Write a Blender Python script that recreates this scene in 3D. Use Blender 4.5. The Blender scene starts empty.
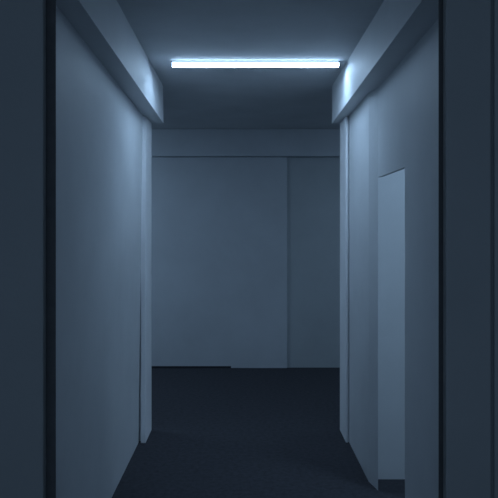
import bpy, bmesh, math
sc = bpy.context.scene
C = sc.collection
CAM_H = 1.636          # eye height
CEIL = 2.80            # ceiling height
D_END = 5.70           # where the corridor walls end at the cross passage
D_BACK = 8.24          # far wall

# ------------------------------------------------------------ materials
def mat(name, col, rough=0.7, mott=0.08, scale=3.0, bump=0.0, bscale=120.0, spec=0.3):
    m = bpy.data.materials.new(name); m.use_nodes = True
    nt = m.node_tree; b = nt.nodes['Principled BSDF']
    b.inputs['Roughness'].default_value = rough
    b.inputs['Specular IOR Level'].default_value = spec
    tc = nt.nodes.new('ShaderNodeTexCoord')
    n = nt.nodes.new('ShaderNodeTexNoise'); n.inputs['Scale'].default_value = scale
    n.inputs['Detail'].default_value = 5; n.inputs['Roughness'].default_value = 0.6
    r = nt.nodes.new('ShaderNodeValToRGB')
    r.color_ramp.elements[0].position = 0.3; r.color_ramp.elements[1].position = 0.7
    r.color_ramp.elements[0].color = (*[c * (1 - mott) for c in col], 1)
    r.color_ramp.elements[1].color = (*[min(1, c * (1 + mott)) for c in col], 1)
    nt.links.new(tc.outputs['Object'], n.inputs['Vector'])
    nt.links.new(n.outputs['Fac'], r.inputs['Fac'])
    nt.links.new(r.outputs['Color'], b.inputs['Base Color'])
    if bump:
        n2 = nt.nodes.new('ShaderNodeTexNoise'); n2.inputs['Scale'].default_value = bscale
        n2.inputs['Detail'].default_value = 3
        bp = nt.nodes.new('ShaderNodeBump'); bp.inputs['Strength'].default_value = bump
        bp.inputs['Distance'].default_value = 0.003
        nt.links.new(tc.outputs['Object'], n2.inputs['Vector'])
        nt.links.new(n2.outputs['Fac'], bp.inputs['Height'])
        nt.links.new(bp.outputs['Normal'], b.inputs['Normal'])
    return m

M = {
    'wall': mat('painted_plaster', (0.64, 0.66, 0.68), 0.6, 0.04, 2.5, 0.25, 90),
    'trim': mat('white_trim_paint', (0.90, 0.91, 0.93), 0.5, 0.03, 2.5, 0.1, 90),
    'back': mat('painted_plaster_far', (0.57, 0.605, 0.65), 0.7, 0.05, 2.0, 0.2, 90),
    'ceiling': mat('ceiling_paint', (0.60, 0.62, 0.64), 0.8, 0.07, 2.0, 0.3, 60),
    'floor': mat('dark_carpet', (0.062, 0.064, 0.074), 0.95, 0.2, 30, 0.8, 400, 0.05),
    'frame': mat('grey_frame_paint', (0.45, 0.46, 0.45), 0.5, 0.04, 2, 0.15, 90),
    'gasket': mat('black_rubber', (0.14, 0.14, 0.14), 0.7, 0.1, 20, 0, 1, 0.1),
    'panel': mat('far_wall_darker', (0.47, 0.51, 0.54), 0.7, 0.05, 2.0, 0.2, 90),  # right part of the far wall, in a darker tone
    'joint': mat('grey_joint', (0.25, 0.26, 0.26), 0.7, 0.05, 20),
    'skirting': mat('dark_skirting', (0.04, 0.042, 0.05), 0.7, 0.1, 20, 0, 1, 0.1),
    'housing': mat('grey_metal', (0.2, 0.21, 0.22), 0.4, 0.03, 20),
}
def lit(name, e):
    m = bpy.data.materials.new(name); m.use_nodes = True
    b = m.node_tree.nodes['Principled BSDF']
    b.inputs['Base Color'].default_value = (0.9, 0.95, 1, 1)
    b.inputs['Emission Color'].default_value = (0.48, 0.715, 1.0, 1)
    b.inputs['Emission Strength'].default_value = e
    return m
M['lens_side'] = lit('lit_lens_side', 13.0)
M['lens_bottom'] = lit('lit_lens_bottom', 74.0)

# ------------------------------------------------------------ mesh helpers
def box(bm, x0, x1, y0, y1, z0, z1):
    r = bmesh.ops.create_cube(bm, size=1.0)
    for v in r['verts']:
        v.co.x = x0 + (v.co.x + .5) * (x1 - x0)
        v.co.y = y0 + (v.co.y + .5) * (y1 - y0)
        v.co.z = z0 + (v.co.z + .5) * (z1 - z0)

def obj(name, boxes, m, parent=None, bevel=0.0, origin=(0, 0, 0)):
    bm = bmesh.new()
    for bx in boxes: box(bm, *bx)
    me = bpy.data.meshes.new(name); bm.to_mesh(me); bm.free()
    o = bpy.data.objects.new(name, me); C.objects.link(o)
    me.materials.append(M[m]); o.parent = parent
    if bevel:
        md = o.modifiers.new('bevel', 'BEVEL'); md.width = bevel; md.segments = 3
        md.limit_method = 'ANGLE'
    return o

def struct(name, boxes, m, bevel=0.0, label=None):
    o = obj(name, boxes, m, None, bevel); o['kind'] = 'structure'
    if label: o['label'] = label
    return o

# ------------------------------------------------------------ the setting
XL, XR, XN = -0.795, 0.814, 0.857
L, R_ = -3.2, 3.4
struct('floor', [(L, R_, -1.5, D_BACK + .3, -0.1, 0)], 'floor', label='very dark carpeted floor')
struct('ceiling', [(L, R_, -1.5, D_BACK + .3, CEIL, CEIL + .1)], 'ceiling', label='grey painted ceiling')

def prism8(bm, pts):      # eight corners: bottom ring then top ring
    v = [bm.verts.new(p) for p in pts]
    for f in ((3,2,1,0),(4,5,6,7),(0,1,5,4),(1,2,6,5),(2,3,7,6),(3,0,4,7)): bm.faces.new([v[i] for i in f])
def slab(name, pts, m, label):
    bm = bmesh.new(); prism8(bm, pts)
    bmesh.ops.recalc_face_normals(bm, faces=bm.faces[:])
    me = bpy.data.meshes.new(name); bm.to_mesh(me); bm.free(); me.materials.append(M[m])
    o = bpy.data.objects.new(name, me); C.objects.link(o); o['kind'] = 'structure'; o['label'] = label
    return o
# the left wall leans in slightly towards the beam
slab('wall_left', [(-0.99, 2.5, 0), (-0.80, 2.5, 0), (-0.80, D_END, 0), (-0.99, D_END, 0),
                   (-0.99, 2.5, CEIL), (-0.735, 2.5, CEIL), (-0.762, D_END, CEIL), (-0.99, D_END, CEIL)],
     'wall', 'left corridor wall')
DY0, DY1, DH, DJ, XN = 3.655, 4.575, 1.960, 4.38, 0.845
# right wall: a chamfered corner beside the doorway, then the thinner partition with the doorway in it
bm = bmesh.new()
pl = [(XR, D_END), (XR, 4.53), (XN, DJ), (XN, DY1), (1.0, DY1), (1.0, D_END)]
f = bm.faces.new([bm.verts.new((x, y, 0)) for x, y in pl])
up = bmesh.ops.extrude_face_region(bm, geom=[f])
bmesh.ops.translate(bm, vec=(0, 0, CEIL), verts=[g for g in up['geom'] if isinstance(g, bmesh.types.BMVert)])
box(bm, XN, XN + .025, 2.50, DY0, 0, CEIL)
box(bm, XN, XN + .025, DY0, DJ, DH, CEIL)
bmesh.ops.recalc_face_normals(bm, faces=bm.faces[:])
me = bpy.data.meshes.new('wall_right'); bm.to_mesh(me); bm.free(); me.materials.append(M['wall'])
o = bpy.data.objects.new('wall_right', me); C.objects.link(o)
o['kind'] = 'structure'; o['label'] = 'right corridor wall with an open doorway'
# side passage behind the doorway
struct('wall_side_passage', [(1.0, R_, DY1, DY1 + .12, 0, CEIL), (XN, R_, 2.50, 2.62, 0, CEIL),
                             (R_ - .12, R_, 2.62, DY1, 0, CEIL)], 'wall', 0, 'pale wall seen through the open doorway')

# pilasters at the corridor's end, and the boxed beams along both ceiling edges
struct('trim_1', [(-0.80, -0.744, 5.395, D_END, 0, 2.498), (-0.782, -0.744, 5.35, 5.395, 0, 2.498)], 'trim', 0.003, 'shallow left pilaster at the end of the corridor')
struct('trim_2', [(0.788, XR, 5.376, D_END, 0, 2.497), (0.788, 0.805, 5.36, 5.376, 0, 2.497)], 'trim', 0.003, 'shallow right pilaster at the end of the corridor')
slab('trim_3', [(-0.80, 2.5, 2.530), (-0.640, 2.5, 2.530), (-0.648, D_END, 2.498), (-0.80, D_END, 2.498),
                (-0.80, 2.5, CEIL), (-0.640, 2.5, CEIL), (-0.650, D_END, CEIL), (-0.80, D_END, CEIL)],
     'wall', 'boxed beam along the left ceiling edge')
slab('trim_4', [(0.715, 2.5, 2.555), (XN, 2.5, 2.555), (XN, D_END, 2.495), (0.725, D_END, 2.495),
                (0.715, 2.5, CEIL), (XN, 2.5, CEIL), (XN, D_END, CEIL), (0.725, D_END, CEIL)],
     'wall', 'boxed beam along the right ceiling edge')

# far wall: left panel forward, right panel set back a little, lintel above
def bx(px): return (px - 243) / 700 * D_BACK
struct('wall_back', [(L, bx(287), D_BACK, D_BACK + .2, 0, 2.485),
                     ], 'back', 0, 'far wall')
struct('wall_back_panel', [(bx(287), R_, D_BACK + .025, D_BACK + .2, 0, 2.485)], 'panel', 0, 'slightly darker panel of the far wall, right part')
struct('trim_5', [(L, R_, D_BACK - .09, D_BACK + .2, 2.485, CEIL)], 'back', 0.004, 'lintel band along the top of the far wall')
struct('baseboard_back', [(L, bx(231), D_BACK - .012, D_BACK, 0, 0.022)], 'skirting', 0, 'low dark skirting on the far wall')
# cross passage ends
struct('wall_passage_left', [(L - .12, L, -1.5, D_BACK + .3, 0, CEIL)], 'wall')
struct('wall_passage_right', [(R_, R_ + .12, -1.5, D_BACK + .3, 0, CEIL)], 'wall')

# near opening: dark seal strip then a flat grey jamb on each side
F = 2.46
def fx(px, y=F): return (px - 243) / 700 * y
struct('trim_6', [(-1.0, fx(55.5), F, F + .006, 0, CEIL)], 'gasket', 0, 'dark seal strip beside the left jamb')
struct('trim_7', [(fx(439), 1.0, F, F + .006, 0, CEIL)], 'gasket', 0, 'dark seal strip beside the right jamb')
struct('wall_front_left', [(L, fx(43, F - .04), F - .04, F, 0, CEIL)], 'frame', 0.004, 'flat grey jamb at left foreground')
struct('wall_front_right', [(fx(446, F - .04), fx(491, F - .04), F - .04, F, 0, CEIL)], 'frame', 0.004, 'flat grey jamb at right foreground')
struct('trim_8', [(fx(491, F-.04), fx(494.5, F-.04), F - .034, F, 0, CEIL)], 'joint', 0, 'dark joint at the right edge')
struct('wall_front_outer', [(fx(494.5, F - .04), R_, F - .04, F, 0, CEIL)], 'frame', 0, 'grey panel beyond the right jamb')

# ------------------------------------------------------------ the lamp
Y = 4.86
lx0, lx1 = (171 - 243) / 144.0, (340 - 243) / 144.0
lamp = bpy.data.objects.new('ceiling_lamp', None); C.objects.link(lamp)
lamp.location = ((lx0 + lx1) / 2, Y, CEIL)
lamp['label'] = 'long slim lit white tube lamp mounted across the corridor ceiling'
lamp['category'] = 'lamp'
hl = (lx1 - lx0) / 2
ZT, ZB, Y0, Y1 = -0.010, -0.035, -0.018, 0.022
obj('housing', [(-hl, hl, Y1, Y1 + .015, -0.024, 0), (-hl, hl, Y0, Y1, ZT, 0)], 'housing', lamp, 0.002)
d = obj('diffuser', [(-hl + .010, hl - .010, Y0, Y1, ZB, ZT)], 'lens_side', lamp)
d.data.materials.append(M['lens_bottom'])
for p in d.data.polygons:
    if p.normal.z < -.5: p.material_index = 1
for sx in (-1, 1):
    obj('end_cap', [tuple(sorted((sx * hl, sx * (hl - .010)))) + (Y0, Y1, ZB, ZT)], 'housing', lamp)

# fill light added inside the side passage, out of sight round the corner
def area(name, loc, rot, sx, sy, e, col):
    l = bpy.data.lights.new(name, 'AREA'); l.shape = 'RECTANGLE'; l.size = sx; l.size_y = sy
    l.energy = e; l.color = col
    o = bpy.data.objects.new(name, l); C.objects.link(o); o.location = loc; o.rotation_euler = rot
    return o
BL = (0.48, 0.72, 1.0)
area('side_passage_fill', (1.9, 3.3, 2.7), (math.radians(25), 0, 0), 0.8, 0.3, 15.0, BL)
# unseen fill lights added in both arms of the cross passage, brightening the far wall
area('cross_passage_fill', (-2.3, 6.6, 2.6), (math.radians(20), 0, 0), 0.3, 0.8, 16.0, BL)
area('cross_passage_fill', (2.4, 6.6, 2.6), (math.radians(20), 0, 0), 0.3, 0.8, 9.0, BL)

# dim bluish daylight coming into the near room from behind the viewer
w = bpy.data.worlds.new('world'); sc.world = w; w.use_nodes = True
bg = w.node_tree.nodes['Background']
bg.inputs['Color'].default_value = (0.42, 0.65, 1.0, 1); bg.inputs['Strength'].default_value = 0.3

# ------------------------------------------------------------ camera
cd = bpy.data.cameras.new('camera'); cam = bpy.data.objects.new('camera', cd); C.objects.link(cam)
cam.location = (0, 0, CAM_H); cam.rotation_euler = (math.pi / 2, 0, 0)
cd.sensor_width = 36; cd.lens = 700 / 498 * 36
cd.shift_x = 6 / 498; cd.shift_y = -20 / 498; cd.clip_start = 0.05
sc.camera = cam
v = sc.view_settings
v.view_transform = 'Standard'; v.look = 'None'; v.gamma = 1; v.use_curve_mapping = False; v.exposure = 0
